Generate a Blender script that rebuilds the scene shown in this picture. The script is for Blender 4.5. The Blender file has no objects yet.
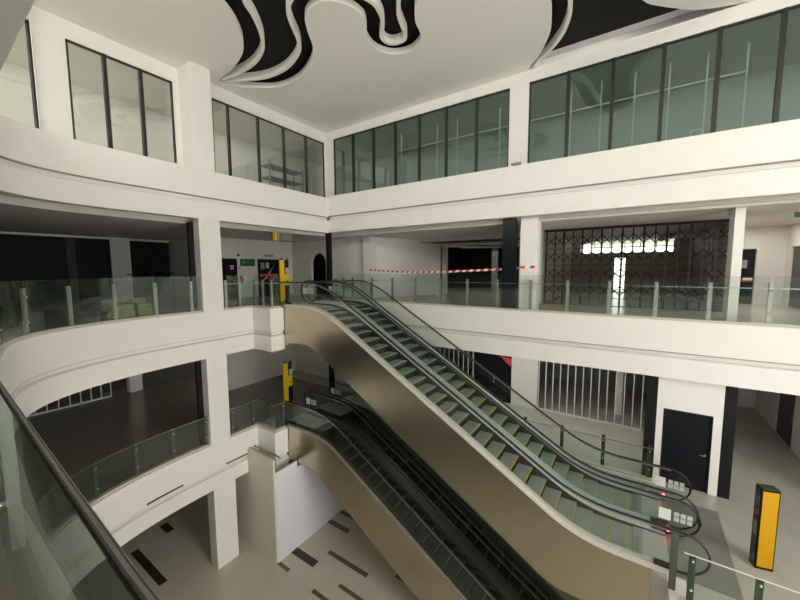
import bpy, bmesh, math, random
from mathutils import Vector, Matrix
random.seed(3)
S = bpy.context.scene
C = S.collection
Z0 = 11.63                      # eye height above the ground floor; heights below are given relative to the eye
GF, F1, F2, F3 = -11.63, -6.63, -1.575, 3.53     # floor levels
DEPTH = 12.7                    # far balcony line (y), left balcony line is x = -12.8
LX = -12.8

# ------------------------------------------------------------------ materials
def nt(m):
    m.use_nodes = True
    return m.node_tree.nodes, m.node_tree.links
def mat(name, col, rough=.6, metal=0., spec=.5, noise=0., nscale=6., bump=0., coat=0.):
    m = bpy.data.materials.new(name); N, Lk = nt(m)
    b = N['Principled BSDF']
    b.inputs['Base Color'].default_value = (*col, 1); b.inputs['Roughness'].default_value = rough
    b.inputs['Metallic'].default_value = metal; b.inputs['Specular IOR Level'].default_value = spec
    b.inputs['Coat Weight'].default_value = coat
    if noise or bump:
        t = N.new('ShaderNodeTexCoord'); n = N.new('ShaderNodeTexNoise')
        n.inputs['Scale'].default_value = nscale; n.inputs['Detail'].default_value = 4
        Lk.new(t.outputs['Object'], n.inputs['Vector'])
        if noise:
            r = N.new('ShaderNodeValToRGB')
            r.color_ramp.elements[0].position = .3; r.color_ramp.elements[1].position = .7
            r.color_ramp.elements[0].color = (*[c*(1-noise) for c in col], 1)
            r.color_ramp.elements[1].color = (*[min(1, c*(1+noise*.6)) for c in col], 1)
            Lk.new(n.outputs['Fac'], r.inputs['Fac']); Lk.new(r.outputs['Color'], b.inputs['Base Color'])
        if bump:
            q = N.new('ShaderNodeBump'); q.inputs['Strength'].default_value = bump; q.inputs['Distance'].default_value = .01
            Lk.new(n.outputs['Fac'], q.inputs['Height']); Lk.new(q.outputs['Normal'], b.inputs['Normal'])
    return m
def tile_mat(name, col, col2, size, rough=.25, grout=(.3, .29, .26), ofs=.0, gw=.004):
    m = bpy.data.materials.new(name); N, Lk = nt(m); b = N['Principled BSDF']
    t = N.new('ShaderNodeTexCoord'); br = N.new('ShaderNodeTexBrick')
    br.offset = ofs; br.inputs['Scale'].default_value = 1
    br.inputs['Brick Width'].default_value = size; br.inputs['Row Height'].default_value = size
    br.inputs['Mortar Size'].default_value = gw; br.inputs['Mortar Smooth'].default_value = .1
    br.inputs['Color1'].default_value = (*col, 1); br.inputs['Color2'].default_value = (*col2, 1); br.inputs['Mortar'].default_value = (*grout, 1)
    Lk.new(t.outputs['Object'], br.inputs['Vector'])
    n = N.new('ShaderNodeTexNoise'); n.inputs['Scale'].default_value = 1.6; n.inputs['Detail'].default_value = 6
    Lk.new(t.outputs['Object'], n.inputs['Vector'])
    mx = N.new('ShaderNodeMix'); mx.data_type = 'RGBA'; mx.blend_type = 'MULTIPLY'; mx.inputs[0].default_value = .18
    Lk.new(br.outputs['Color'], mx.inputs[6]); Lk.new(n.outputs['Fac'], mx.inputs[7])
    Lk.new(mx.outputs[2], b.inputs['Base Color'])
    b.inputs['Roughness'].default_value = rough
    return m
def glass_mat(name, tint, boost=1.0, rough=0.0, body=None):
    """thin architectural pane: tinted see-through plus a Fresnel mirror on top"""
    m = bpy.data.materials.new(name); N, Lk = nt(m)
    N.remove(N['Principled BSDF']); out = N['Material Output']
    tr = N.new('ShaderNodeBsdfTransparent'); tr.inputs['Color'].default_value = (*tint, 1)
    gl = N.new('ShaderNodeBsdfGlossy'); gl.inputs['Roughness'].default_value = rough; gl.inputs['Color'].default_value = (.93, .98, .95, 1)
    lw = N.new('ShaderNodeLayerWeight'); lw.inputs['Blend'].default_value = .5
    pw = N.new('ShaderNodeMath'); pw.operation = 'POWER'; pw.inputs[1].default_value = 4.0; Lk.new(lw.outputs['Facing'], pw.inputs[0])
    mu = N.new('ShaderNodeMath'); mu.operation = 'MULTIPLY_ADD'; mu.inputs[1].default_value = .8*boost; mu.inputs[2].default_value = .045*boost; mu.use_clamp = True
    Lk.new(pw.outputs[0], mu.inputs[0])
    mix = N.new('ShaderNodeMixShader'); Lk.new(mu.outputs[0], mix.inputs['Fac'])
    src = tr
    if body:
        df = N.new('ShaderNodeBsdfDiffuse'); df.inputs['Color'].default_value = (*body[:3], 1)
        m2 = N.new('ShaderNodeMixShader'); m2.inputs['Fac'].default_value = body[3]
        Lk.new(tr.outputs[0], m2.inputs[1]); Lk.new(df.outputs[0], m2.inputs[2]); src = m2
    Lk.new(src.outputs[0], mix.inputs[1]); Lk.new(gl.outputs[0], mix.inputs[2]); Lk.new(mix.outputs[0], out.inputs['Surface'])
    return m
def emit(name, col, s):
    m = bpy.data.materials.new(name); N, Lk = nt(m); b = N['Principled BSDF']
    b.inputs['Base Color'].default_value = (*col, 1); b.inputs['Emission Color'].default_value = (*col, 1); b.inputs['Emission Strength'].default_value = s
    return m
M = dict(
    white=mat('white_paint', (.80, .78, .735), .55, noise=.02, nscale=1.2),
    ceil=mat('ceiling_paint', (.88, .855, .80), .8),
    wallp=mat('wall_paint', (.72, .70, .66), .7, noise=.02, nscale=1.5),
    cool=mat('cool_white_board', (.72, .72, .75), .5),
    cream=mat('cream_board', (.70, .66, .56), .55),
    black=mat('black_paint', (.008, .008, .009), .6, spec=.2),
    void=mat('ceiling_void_black', (.006, .006, .006), .9),
    blackgl=mat('black_gloss', (.008, .010, .014), .25, spec=.22),
    dark=mat('dark_wall', (.055, .052, .048), .8),
    brownwall=mat('brown_shop_wall', (.48, .39, .33), .75, noise=.08, nscale=.8),
    frame=mat('black_window_frame', (.018, .018, .018), .4),
    steel=mat('brushed_steel', (.56, .55, .51), .32, 1., noise=.05, nscale=40),
    post=mat('satin_post_steel', (.34, .35, .30), .4, .6), olive=mat('olive_post', (.10, .11, .085), .45, .3),
    panel=mat('escalator_cladding', (.53, .465, .36), .26, 1., noise=.05, nscale=3),
    trim=mat('pale_aluminium', (.74, .71, .64), .4, .3),
    deck=mat('grey_decking', (.58, .59, .55), .36, .5),
    skirt=mat('dark_skirt', (.06, .06, .055), .35, .4),
    rubber=mat('black_rubber', (.016, .016, .016), .38),
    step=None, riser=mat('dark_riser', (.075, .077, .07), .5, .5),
    yellow=mat('yellow_line', (.60, .36, .06), .55, noise=.45, nscale=9),
    kiosk=mat('amber_yellow', (.54, .28, .002), .6, spec=.2),
    yel2=mat('signal_yellow', (.88, .58, .02), .4),
    screen=mat('dark_screen', (.03, .028, .035), .12),
    red=mat('red', (.62, .05, .05), .5), redlite=emit('red_lamp', (1., .08, .12), 5),
    green=mat('green_sign', (.014, .10, .04), .4), gold=mat('olive_gold', (.26, .20, .02), .5),
    grey=mat('mid_grey', (.30, .30, .29), .5), lgrey=mat('light_grey', (.58, .58, .56), .5),
    paper=mat('white_paper', (.85, .85, .84), .5), bone=mat('stone_kerb', (.55, .50, .42), .35),
    bronze=mat('bronze_gate', (.012, .010, .009), .45, .3), whiterail=mat('white_grille', (.66, .66, .64), .4),
    soffit=mat('soffit_paint', (.62, .59, .53), .7), ledge=mat('groove_shade', (.34, .28, .255), .6),  # last one: shadow line of the fascia groove as a dark colour
    glass_rail=glass_mat('railing_glass', (.93, .965, .945), .8, body=(.35, .45, .40, .008)),
    glass_near=glass_mat('green_tinted_railing_glass', (.80, .84, .81), .9), kerbgrey=mat('grey_kerb', (.30, .29, .24), .4),
    glass_bal=glass_mat('balustrade_glass', (.93, .965, .945), .7),
    glass_green=glass_mat('green_window_glass', (.74, .83, .78), 1.3),
    glass_clear=glass_mat('pale_window_glass', (.92, .94, .91), 1.5),
    glass_shop=glass_mat('shop_glass', (.80, .84, .82), 1.2),
    tile1=tile_mat('beige_tile', (.52, .50, .435), (.50, .48, .415), .6, .22, (.40, .38, .33)),
    tileg=tile_mat('ground_tile', (.60, .56, .46), (.585, .545, .445), .9, .30, (.52, .48, .40), gw=.002),
    mat_floor=tile_mat('grey_entry_matting', (.235, .225, .20), (.225, .215, .19), .6, .4, (.19, .18, .16)),
    inlay=mat('brown_inlay', (.125, .095, .06), .35), inlayd=mat('dark_brown_inlay', (.035, .025, .016), .35),
)
def step_mat():
    m = bpy.data.materials.new('ribbed_step'); N, Lk = nt(m); b = N['Principled BSDF']
    t = N.new('ShaderNodeTexCoord'); w = N.new('ShaderNodeTexWave'); w.bands_direction = 'Y'; w.inputs['Scale'].default_value = 22
    Lk.new(t.outputs['Object'], w.inputs['Vector'])
    r = N.new('ShaderNodeValToRGB'); r.color_ramp.elements[0].color = (.20, .22, .20, 1); r.color_ramp.elements[1].color = (.31, .335, .31, 1)
    Lk.new(w.outputs['Fac'], r.inputs['Fac']); Lk.new(r.outputs['Color'], b.inputs['Base Color'])
    b.inputs['Roughness'].default_value = .5
    return m
M['lime'] = mat('yellow_green_reflection', (.17, .165, .045), .5)  # colour of the reflection in the left railing glass
M['signgrey'] = mat('sign_grey', (.10, .10, .09), .5)
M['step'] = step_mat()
M['plate'] = mat('pale_landing_plate', (.44, .45, .42), .4, .3)
M['shadedstep'] = mat('shaded_step_metal', (.024, .025, .022), .45, .4)  # same steps as the upper pair, shade put into a darker colour

# ------------------------------------------------------------------ mesh helpers
class MB:
    def __init__(s): s.bm = bmesh.new(); s.mi = 0
    def faces(s, n0):
        s.bm.faces.ensure_lookup_table()
        for f in s.bm.faces[n0:]: f.material_index = s.mi
    def box(s, x0, x1, y0, y1, z0, z1, bev=0.):
        n0 = len(s.bm.faces)
        v = [s.bm.verts.new(p) for p in ((x0,y0,z0),(x1,y0,z0),(x1,y1,z0),(x0,y1,z0),(x0,y0,z1),(x1,y0,z1),(x1,y1,z1),(x0,y1,z1))]
        fs = [s.bm.faces.new([v[i] for i in q]) for q in ((0,3,2,1),(4,5,6,7),(0,1,5,4),(1,2,6,5),(2,3,7,6),(3,0,4,7))]
        if bev:
            es = list({e for f in fs for e in f.edges})
            bmesh.ops.bevel(s.bm, geom=es, offset=bev, segments=2, profile=.6, affect='EDGES')
        s.faces(n0); return s
    def obox(s, c, ax, ay, hx, hy, z0, z1, bev=0.):
        """box with a rotated plan: centre c, unit axes ax, ay, half sizes"""
        n0 = len(s.bm.faces); P = []
        for z in (z0, z1):
            for i, j in ((-1,-1),(1,-1),(1,1),(-1,1)):
                P.append((c[0]+ax[0]*hx*i+ay[0]*hy*j, c[1]+ax[1]*hx*i+ay[1]*hy*j, z))
        v = [s.bm.verts.new(p) for p in P]
        fs = [s.bm.faces.new([v[i] for i in q]) for q in ((0,3,2,1),(4,5,6,7),(0,1,5,4),(1,2,6,5),(2,3,7,6),(3,0,4,7))]
        if bev: bmesh.ops.bevel(s.bm, geom=list({e for f in fs for e in f.edges}), offset=bev, segments=2, affect='EDGES')
        s.faces(n0); return s
    def prism(s, pts, a0, a1, axis='z'):
        """polygon pts extruded along axis; for 'y' pts are (x,z), for 'x' (y,z), for 'z' (x,y)"""
        n0 = len(s.bm.faces)
        def P(p, a): return (p[0], p[1], a) if axis == 'z' else ((p[0], a, p[1]) if axis == 'y' else (a, p[0], p[1]))
        A = [s.bm.verts.new(P(p, a0)) for p in pts]; B = [s.bm.verts.new(P(p, a1)) for p in pts]
        n = len(pts)
        fs = [s.bm.faces.new(A), s.bm.faces.new(B[::-1])]
        for i in range(n): fs.append(s.bm.faces.new((A[i], B[i], B[(i+1) % n], A[(i+1) % n])))
        bmesh.ops.recalc_face_normals(s.bm, faces=fs)
        if n > 4: bmesh.ops.triangulate(s.bm, faces=fs[:2])
        s.faces(n0); return s
    def strip(s, top, bot, a0, a1, axis='y'):
        """ribbon body between polylines top and bot (same length), given thickness along axis"""
        n0 = len(s.bm.faces)
        def P(p, a): return (p[0], a, p[1]) if axis == 'y' else ((a, p[0], p[1]) if axis == 'x' else (p[0], p[1], a))
        q = [[s.bm.verts.new(P(p, a)) for p in l] for l in (top, bot) for a in (a0, a1)]
        T0, T1, B0, B1 = q; fs = []
        for i in range(len(top)-1):
            for X, Y in ((T0, B0), (B1, T1), (T1, T0), (B0, B1)):
                fs.append(s.bm.faces.new((X[i], X[i+1], Y[i+1], Y[i])))
        for i in (0, -1): fs.append(s.bm.faces.new((T0[i], B0[i], B1[i], T1[i])))
        bmesh.ops.recalc_face_normals(s.bm, faces=fs); s.faces(n0); return s
    def sweep(s, path, prof, closed_prof=True):
        """sweep a profile of (outward offset, z) along a plan polyline; outward = right-hand normal"""
        n0 = len(s.bm.faces); n = len(path); R = []
        for i in range(n):
            a = Vector(path[max(i-1, 0)]); b = Vector(path[i]); c = Vector(path[min(i+1, n-1)])
            d1 = (b-a).normalized() if i else (c-b).normalized(); d2 = (c-b).normalized() if i < n-1 else d1
            n1 = Vector((d1.y, -d1.x)); n2 = Vector((d2.y, -d2.x)); m = (n1+n2).normalized()
            k = 1/max(.35, m.dot(n1))
            R.append([s.bm.verts.new((b.x+m.x*o*k, b.y+m.y*o*k, z)) for o, z in prof])
        fs = []; k = len(prof)
        for i in range(n-1):
            for j in range(k if closed_prof else k-1):
                fs.append(s.bm.faces.new((R[i][j], R[i+1][j], R[i+1][(j+1) % k], R[i][(j+1) % k])))
        if closed_prof:
            for e in (R[0], R[-1]): fs.append(s.bm.faces.new(e))
        bmesh.ops.recalc_face_normals(s.bm, faces=fs); s.faces(n0); return s
    def tube(s, path, r, seg=8, sy=1.0):
        n0 = len(s.bm.faces); n = len(path); R = []; up = Vector((0, 0, 1)); fs = []
        pv = [Vector(p) for p in path]
        for i in range(n):
            d = (pv[min(i+1, n-1)]-pv[max(i-1, 0)]).normalized()
            a = d.cross(up if abs(d.z) < .98 else Vector((0, 1, 0))).normalized()
            if R and a.dot(pa) < 0: a = -a
            pa = a; b = d.cross(a)
            R.append([s.bm.verts.new(pv[i]+a*(r*math.cos(2*math.pi*j/seg))+b*(r*sy*math.sin(2*math.pi*j/seg))) for j in range(seg)])
        for i in range(n-1):
            for j in range(seg): fs.append(s.bm.faces.new((R[i][j], R[i][(j+1) % seg], R[i+1][(j+1) % seg], R[i+1][j])))
        fs.append(s.bm.faces.new(R[0])); fs.append(s.bm.faces.new(R[-1]))
        bmesh.ops.recalc_face_normals(s.bm, faces=fs)
        for f in fs: f.smooth = True
        s.faces(n0); return s
    def grid_face(s, pts):
        n0 = len(s.bm.faces); s.bm.faces.new([s.bm.verts.new(p) for p in pts]); s.faces(n0); return s
    def build(s, name, mats, parent=None, base=(0, 0, 0)):
        if not isinstance(mats, (list, tuple)): mats = [mats]
        off = Vector((base[0], base[1], base[2]+Z0)) if parent is None else Vector((0, 0, 0))
        w = Vector((0, 0, 0)); p = parent
        while p is not None: w += p.location; p = p.parent
        loc = off if parent is None else Vector((0, 0, 0))
        sh = Vector((0, 0, Z0)) - w - loc
        for v in s.bm.verts: v.co += sh
        me = bpy.data.meshes.new(name); s.bm.to_mesh(me); s.bm.free()
        for m in mats: me.materials.append(m)
        o = bpy.data.objects.new(name, me); C.objects.link(o); o.location = loc
        if parent: o.parent = parent
        return o
def tag(o, label, cat, group=None, kind=None):
    o['label'] = label; o['category'] = cat
    if group: o['group'] = group
    if kind: o['kind'] = kind
    return o
def thing(name, label, cat, base, group=None, kind=None):
    o = bpy.data.objects.new(name, None); o.empty_display_size = .2; C.objects.link(o)
    o.location = (base[0], base[1], base[2]+Z0)
    return tag(o, label, cat, group, kind)
def struct(name, mb, m, label, cat):
    o = mb.build(name, m); tag(o, label, cat, kind='structure'); return o
def bez(p0, p1, p2, n=8):
    return [((1-t)**2*p0[0]+2*t*(1-t)*p1[0]+t*t*p2[0], (1-t)**2*p0[1]+2*t*(1-t)*p1[1]+t*t*p2[1]) for t in [i/n for i in range(n+1)]]
def catmull(P, n=6, closed=False):
    out = []; N_ = len(P)
    for i in range(N_ if closed else N_-1):
        g = (lambda k: P[k % N_]) if closed else (lambda k: P[min(max(k, 0), N_-1)])
        a, b, c, d = g(i-1), g(i), g(i+1), g(i+2)
        for t in [j/n for j in range(n)]:
            out.append(tuple(.5*((2*b[k])+(-a[k]+c[k])*t+(2*a[k]-5*b[k]+4*c[k]-d[k])*t*t+(-a[k]+3*b[k]-3*c[k]+d[k])*t**3) for k in range(2)))
    if not closed: out.append(P[-1])
    return out
def walk(path, s0, step, s1=None):
    """points (x, y, dx, dy) spaced along a plan polyline"""
    out = []; acc = 0; nxt = s0
    for a, b in zip(path, path[1:]):
        L = math.dist(a, b)
        while nxt <= acc+L+1e-9:
            t = (nxt-acc)/L
            out.append((a[0]+(b[0]-a[0])*t, a[1]+(b[1]-a[1])*t, (b[0]-a[0])/L, (b[1]-a[1])/L)); nxt += step
        acc += L
    return out
def cut(path, s0, s1):
    """sub-polyline between arc lengths"""
    out = []; acc = 0
    for a, b in zip(path, path[1:]):
        L = math.dist(a, b)
        for s in ([s0] if acc <= s0 < acc+L else []): out.append((a[0]+(b[0]-a[0])*(s-acc)/L, a[1]+(b[1]-a[1])*(s-acc)/L))
        if s0 < acc+L < s1: out.append(b)
        if acc < s1 <= acc+L: out.append((a[0]+(b[0]-a[0])*(s1-acc)/L, a[1]+(b[1]-a[1])*(s1-acc)/L))
        acc += L
    return out
def plen(p): return sum(math.dist(a, b) for a, b in zip(p, p[1:]))
def shift(path, o):
    """offset a plan polyline to its right by o"""
    res = []; n = len(path)
    for i in range(n):
        a = Vector(path[max(i-1, 0)]); c = Vector(path[min(i+1, n-1)]); d = (c-a).normalized(); b = Vector(path[i])
        res.append((b.x+d.y*o, b.y-d.x*o))
    return res

# ------------------------------------------------------------------ balcony edges
# near side and left side: one sweeping edge, from the camera's own balcony round to the left balcony
CURVE = catmull([(9, 1.4), (6, .75), (3, .40), (1, .30), (-1.2, .32), (-2.3, .38), (-3.9, .50), (-5.5, .62), (-7, .77), (-8.5, .95), (-9.6, 1.12), (-10.6, 1.36),
                 (-11.3, 1.68), (-11.75, 2.05), (-12.1, 2.52), (-12.42, 3.2), (-12.63, 4.0), (-12.75, 4.9), (-12.8, 6.0), (-12.8, 7.2)], 5) + [(LX, 8.3)]
NOTCH = [(LX, 8.3), (-11.65, 8.3), (-11.65, 8.93)]
M['tiled'] = tile_mat('darkened_tile', (.20, .185, .15), (.19, .175, .143), .6, .2, (.12, .11, .09))  # beige tile layout, darkened for the floors of the left balconies
def fascia(name, path, top, bot, groove, label, m=None, out=0.0, flip=1, groove_line='ledge'):
    g = groove
    prof = [(0+out, top), (0+out, g), (-.11+out, g-.01), (-.11+out, g-.13), (-.0+out, g-.17), (-.005+out, bot), (-.32, bot), (-.32, top)]
    mb = MB(); mb.sweep(path, [(o*flip, z) for o, z in prof])
    mb.mi = 1; mb.sweep(path, [(.004, g+.012), (.004, g-.016), (-.1, g-.016), (-.1, g+.012)])  # coloured strip that draws the shadow line of the groove
    return struct(name, mb, [m or M['white'], M[groove_line]], label, 'balcony edge')

# path direction: walking from +x to -x along the near edge the atrium (+y) lies to the right -> outward = right-hand normal
LEFT = CURVE + NOTCH[1:]
RIGHT = [(LX, DEPTH), (2.0, DEPTH), (4.0, DEPTH+.05), (6.5, DEPTH+.3), (10, DEPTH+1.)]     # atrium (-y) on the right when walking +x
fascia('trim_1', LEFT, F2+.02, -3.27, -2.49, 'white curved balcony fascia of the middle floor with a shadow groove', groove_line='soffit')
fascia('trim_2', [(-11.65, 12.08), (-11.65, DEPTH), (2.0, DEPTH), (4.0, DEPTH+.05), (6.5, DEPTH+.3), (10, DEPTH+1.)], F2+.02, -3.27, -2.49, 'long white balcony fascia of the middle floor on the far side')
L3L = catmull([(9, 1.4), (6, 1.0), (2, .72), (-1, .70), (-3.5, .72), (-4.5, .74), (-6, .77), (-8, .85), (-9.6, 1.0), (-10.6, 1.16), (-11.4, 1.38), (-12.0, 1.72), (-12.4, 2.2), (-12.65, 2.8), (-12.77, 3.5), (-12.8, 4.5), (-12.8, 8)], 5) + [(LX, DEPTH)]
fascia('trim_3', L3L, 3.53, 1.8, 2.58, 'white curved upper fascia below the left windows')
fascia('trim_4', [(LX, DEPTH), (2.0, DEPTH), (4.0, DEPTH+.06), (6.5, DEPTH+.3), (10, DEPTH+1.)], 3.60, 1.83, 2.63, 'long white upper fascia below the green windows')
fascia('trim_5', LEFT, F1+.02, -8.37, -7.66, 'white curved fascia of the lower balcony above the ground floor', groove_line='soffit')
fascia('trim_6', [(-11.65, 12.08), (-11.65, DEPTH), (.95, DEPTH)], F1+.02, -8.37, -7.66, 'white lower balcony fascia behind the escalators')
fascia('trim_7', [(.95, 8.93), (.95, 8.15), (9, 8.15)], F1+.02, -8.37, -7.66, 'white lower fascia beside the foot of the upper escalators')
# dark linear vents in the left lower fascia
for i, (a, b) in enumerate(((4.03, 5.34), (6.89, 7.8))):
    pth = [p for p in CURVE if a <= p[1] <= b and p[0] < -12.5]; pth = pth if i == 0 else [(LX, b), (LX, a)][::-1]
    o = MB().sweep(pth, [(-.01, -7.60), (.012, -7.60), (.012, -7.54), (-.01, -7.54)]).build('slot_vent', M['dark'], base=(pth[0][0], pth[0][1], -7.6))
    tag(o, 'dark slot vent in the white lower fascia, ' + ('the one between the column and the hoarding' if i else 'the longer one below the curved lower railing'), 'vent', 'slot vents in the lower fascia')

# floor slabs (top finish + soffit), as one polygon body per side
def plate(name, poly, top, bot, mt, ms, label, cat):
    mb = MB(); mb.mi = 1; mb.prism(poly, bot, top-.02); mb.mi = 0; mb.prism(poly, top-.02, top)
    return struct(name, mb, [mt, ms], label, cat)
inner = shift(LEFT, -.28)
leftpoly = inner + [(-11.93, 13.5), (-24, 13.5), (-24, -7), (9, -7)]
i3 = shift(L3L, -.28)
plate('floor', leftpoly, F1, -8.3, M['tiled'], M['soffit'], 'darkened tile floor of the lower left balcony', 'floor')
plate('floor', leftpoly, F2, -3.2, M['tiled'], M['soffit'], 'middle balcony floor running round the left', 'floor')
plate('floor', [(p[0], p[1]) for p in i3[:-1]] + [(-13.08, 13.2), (-24, 13.2), (-24, -7), (9, -7)], F3, 1.86, M['tile1'], M['soffit'], 'upper floor slab above the left balcony', 'floor')
plate('floor', [(-24, 13.5), (-11.93, 13.5), (-11.93, 12.98), (10, 12.98+1.0), (10, 30), (-24, 30)], F2, -3.2, M['tile1'], M['soffit'], 'far middle balcony floor behind the railing', 'floor')
plate('floor', [(-24, 13.5), (-11.93, 13.5), (-11.93, 12.98), (.68, 12.98), (.68, 8.92), (1.25, 8.45), (10, 8.45), (10, 30), (-24, 30)], F1, -8.3, M['tile1'], M['soffit'], 'beige tiled lower floor around the escalator foot', 'floor')
plate('floor', [(-24, 13.2), (-13.08, 13.2), (-13.08, 12.95), (10, 13.95), (10, 19), (-24, 19)], F3+.02, 1.9, M['tile1'], M['soffit'], 'upper floor slab behind the green windows', 'floor')
# ground floor with brown tile inlays set flush into it
gb = MB(); gb.box(-26, 12, -8, 30, GF-.2, GF)
def inlay(mi, p):
    gb.mi = mi; gb.prism(p, GF-.01, GF+.003)
def rect(x0, x1, y0, y1): return [(x0, y0), (x1, y0), (x1, y1), (x0, y1)]
for r in ((-11.15, -9.82, 8.46, 8.79), (-16.6, -13.93, 4.78, 5.06), (-17.3, -16.55, 6.1, 6.42)): inlay(2, rect(*r))
for r in ((-11.14, -10.46, 7.78, 7.94), (-9.84, -7.8, 9.26, 9.45), (-8.42, -6.6, 8.4, 8.55), (-9.08, -7.6, 7.71, 7.87), (-11.2, -9.88, 10.5, 10.74),
          (-11.15, -9.8, 11.28, 11.46), (-7.2, -5.6, 7.1, 7.26), (-6.9, -5.2, 9.9, 10.06), (-13.2, -12.2, 2.9, 3.1), (-5.8, -4.2, 8.3, 8.46)): inlay(1, rect(*r))
struct('floor', gb, [M['tileg'], M['inlay'], M['inlayd']], 'cream ground floor with scattered brown inlay strips', 'floor')
o = MB().prism([(1.03, 9.0), (2.18, 9.0), (2.26, 12.1), (1.03, 12.1)], F1, F1+.012).build('entry_mat', M['mat_floor'], base=(1.6, 10.5, F1)); tag(o, 'grey floor panel in front of the upper escalators on the beige floor', 'floor mat')

# ------------------------------------------------------------------ soffits / ceilings under the slabs
cb = MB()
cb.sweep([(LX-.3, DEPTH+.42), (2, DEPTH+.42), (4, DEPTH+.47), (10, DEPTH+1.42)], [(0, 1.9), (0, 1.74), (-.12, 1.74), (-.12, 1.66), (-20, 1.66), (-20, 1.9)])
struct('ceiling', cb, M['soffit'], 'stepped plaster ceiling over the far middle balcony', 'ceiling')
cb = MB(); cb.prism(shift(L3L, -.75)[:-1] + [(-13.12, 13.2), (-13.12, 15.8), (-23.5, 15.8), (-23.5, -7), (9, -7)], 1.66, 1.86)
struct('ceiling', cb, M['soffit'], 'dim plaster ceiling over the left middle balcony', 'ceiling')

# ------------------------------------------------------------------ main atrium ceiling with wave-shaped cut-outs
CZ, CT = 7.05, .2
def sc(l, k=.993): return [(x*k, y*k) for x, y in l]
c4 = sc([(-13.3, 7.95), (-12.86, 8.51), (-11.95, 9.15), (-10.96, 9.25), (-10.12, 9.05), (-9.22, 8.59), (-8.78, 8.18), (-8.43, 7.68), (-8.07, 7.26), (-7.7, 7.08), (-7.28, 7.07), (-6.93, 7.25), (-6.68, 7.67), (-6.63, 8.14),
         (-6.82, 8.5), (-7.12, 8.9), (-7.22, 9.5), (-6.92, 10.03), (-6.34, 10.18), (-5.8, 9.9), (-5.62, 9.5), (-5.54, 9.16), (-5.3, 8.72), (-5.06, 8.46)]) + [(-4.6, 7.8), (-4.1, 6.6), (-4.4, 5.3), (-5.5, 4.45), (-6.8, 4.1), (-8.1, 4.4)]
c1 = sc([(-9.2, 5.1), (-9.46, 5.49), (-9.62, 5.9), (-9.94, 6.36), (-10.43, 6.84), (-11.07, 7.21), (-12.13, 7.5), (-13.2, 7.6)])
holeA = catmull(c4 + c1, 6) + [(-13.3, 7.75)]
wallhit = [(-3.45, 13.41)]
c5 = sc([(-2.0, 9.0), (-2.1, 9.7), (-2.14, 10.44), (-2.2, 11.05), (-2.4, 11.86), (-2.9, 12.82), (-3.2, 13.15)]) + wallhit
disc = [(2.3, 13.41), (1.57, 13.2), (1.01, 12.9), (.31, 12.27), (-.03, 11.86), (-.32, 11.1), (-.38, 10.1), (-.2, 9.1), (-.5, 8.3), (-1.1, 7.9), (-1.7, 8.3)]
holeB = catmull(c5, 6) + catmull(disc, 6)
def holed_plate(name, outer, holes, z0, z1, m, label):
    cu = bpy.data.curves.new('tmp', 'CURVE'); cu.dimensions = '2D'; cu.fill_mode = 'BOTH'; cu.extrude = (z1-z0)/2
    for pts in [outer]+holes:
        sp = cu.splines.new('POLY'); sp.points.add(len(pts)-1); sp.use_cyclic_u = True
        for p, q in zip(sp.points, pts): p.co = (q[0], q[1], 0, 1)
    ob = bpy.data.objects.new('tmp', cu); C.objects.link(ob)
    dg = bpy.context.evaluated_depsgraph_get(); me = bpy.data.meshes.new_from_object(ob.evaluated_get(dg)); me.name = name
    bpy.data.objects.remove(ob); bpy.data.curves.remove(cu); me.materials.clear(); me.materials.append(m)
    o = bpy.data.objects.new(name, me); C.objects.link(o); o.location = (0, 0, (z0+z1)/2+Z0)
    return tag(o, label, 'ceiling', kind='structure')
holed_plate('ceiling', [(-13.7, -7), (12, -7), (12, 13.5), (-13.7, 13.5)], [holeA, holeB], CZ, CZ+CT, M['ceil'], 'white atrium ceiling with wave-shaped cut-outs')
struct('ceiling', MB().box(-13.9, 12, -7.2, 13.7, 7.46, 7.6), M['void'], 'black recess above the wavy ceiling cut-outs', 'ceiling')
c2 = sc([(-13.1, 7.70), (-12.2, 7.80), (-11.24, 7.75), (-10.36, 7.47), (-9.74, 7.02), (-9.22, 6.42), (-8.87, 5.9)]) + [(-8.1, 5.4), (-7.2, 5.2), (-6.3, 5.5)]
c3 = sc([(-13.2, 7.85), (-12.2, 8.35), (-11.4, 8.58), (-10.43, 8.55), (-9.45, 8.2), (-8.97, 7.78), (-8.57, 7.2), (-8.23, 6.81), (-7.84, 6.6)]) + \
     [(-7.3, 6.5), (-6.6, 6.75)] + sc([(-6.15, 7.76), (-6.17, 8.27), (-6.37, 8.69), (-6.72, 9.09), (-6.77, 9.42), (-6.6, 9.62), (-6.25, 9.64), (-6.06, 9.42), (-5.95, 9.1), (-5.78, 8.64), (-5.47, 8.19)]) + [(-5.0, 7.5), (-4.8, 6.4), (-5.3, 5.6)]
r5 = sc([(-1.5, 9.4), (-1.6, 10.1), (-1.69, 10.75), (-1.78, 11.34), (-2.07, 12.09), (-2.53, 12.73), (-2.98, 13.15)]) + [(-3.2, 13.4)]
for pts, lab in ((c2, 'white curved ribbon in the black ceiling recess, the short one nearest the column'), (c3, 'long white ribbon winding through the black ceiling recess with a looped tongue'), (r5, 'white curved ribbon in the black ceiling recess above the green windows')):
    p = catmull(pts, 6)
    o = MB().sweep(p, [(-.055, CZ), (.055, CZ), (.055, CZ+.26), (-.055, CZ+.26)]).build('ceiling_ribbon', M['ceil'], base=(pts[0][0], pts[0][1], CZ))
    tag(o, lab, 'ceiling decoration', 'white ribbons in the ceiling recess')

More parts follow.
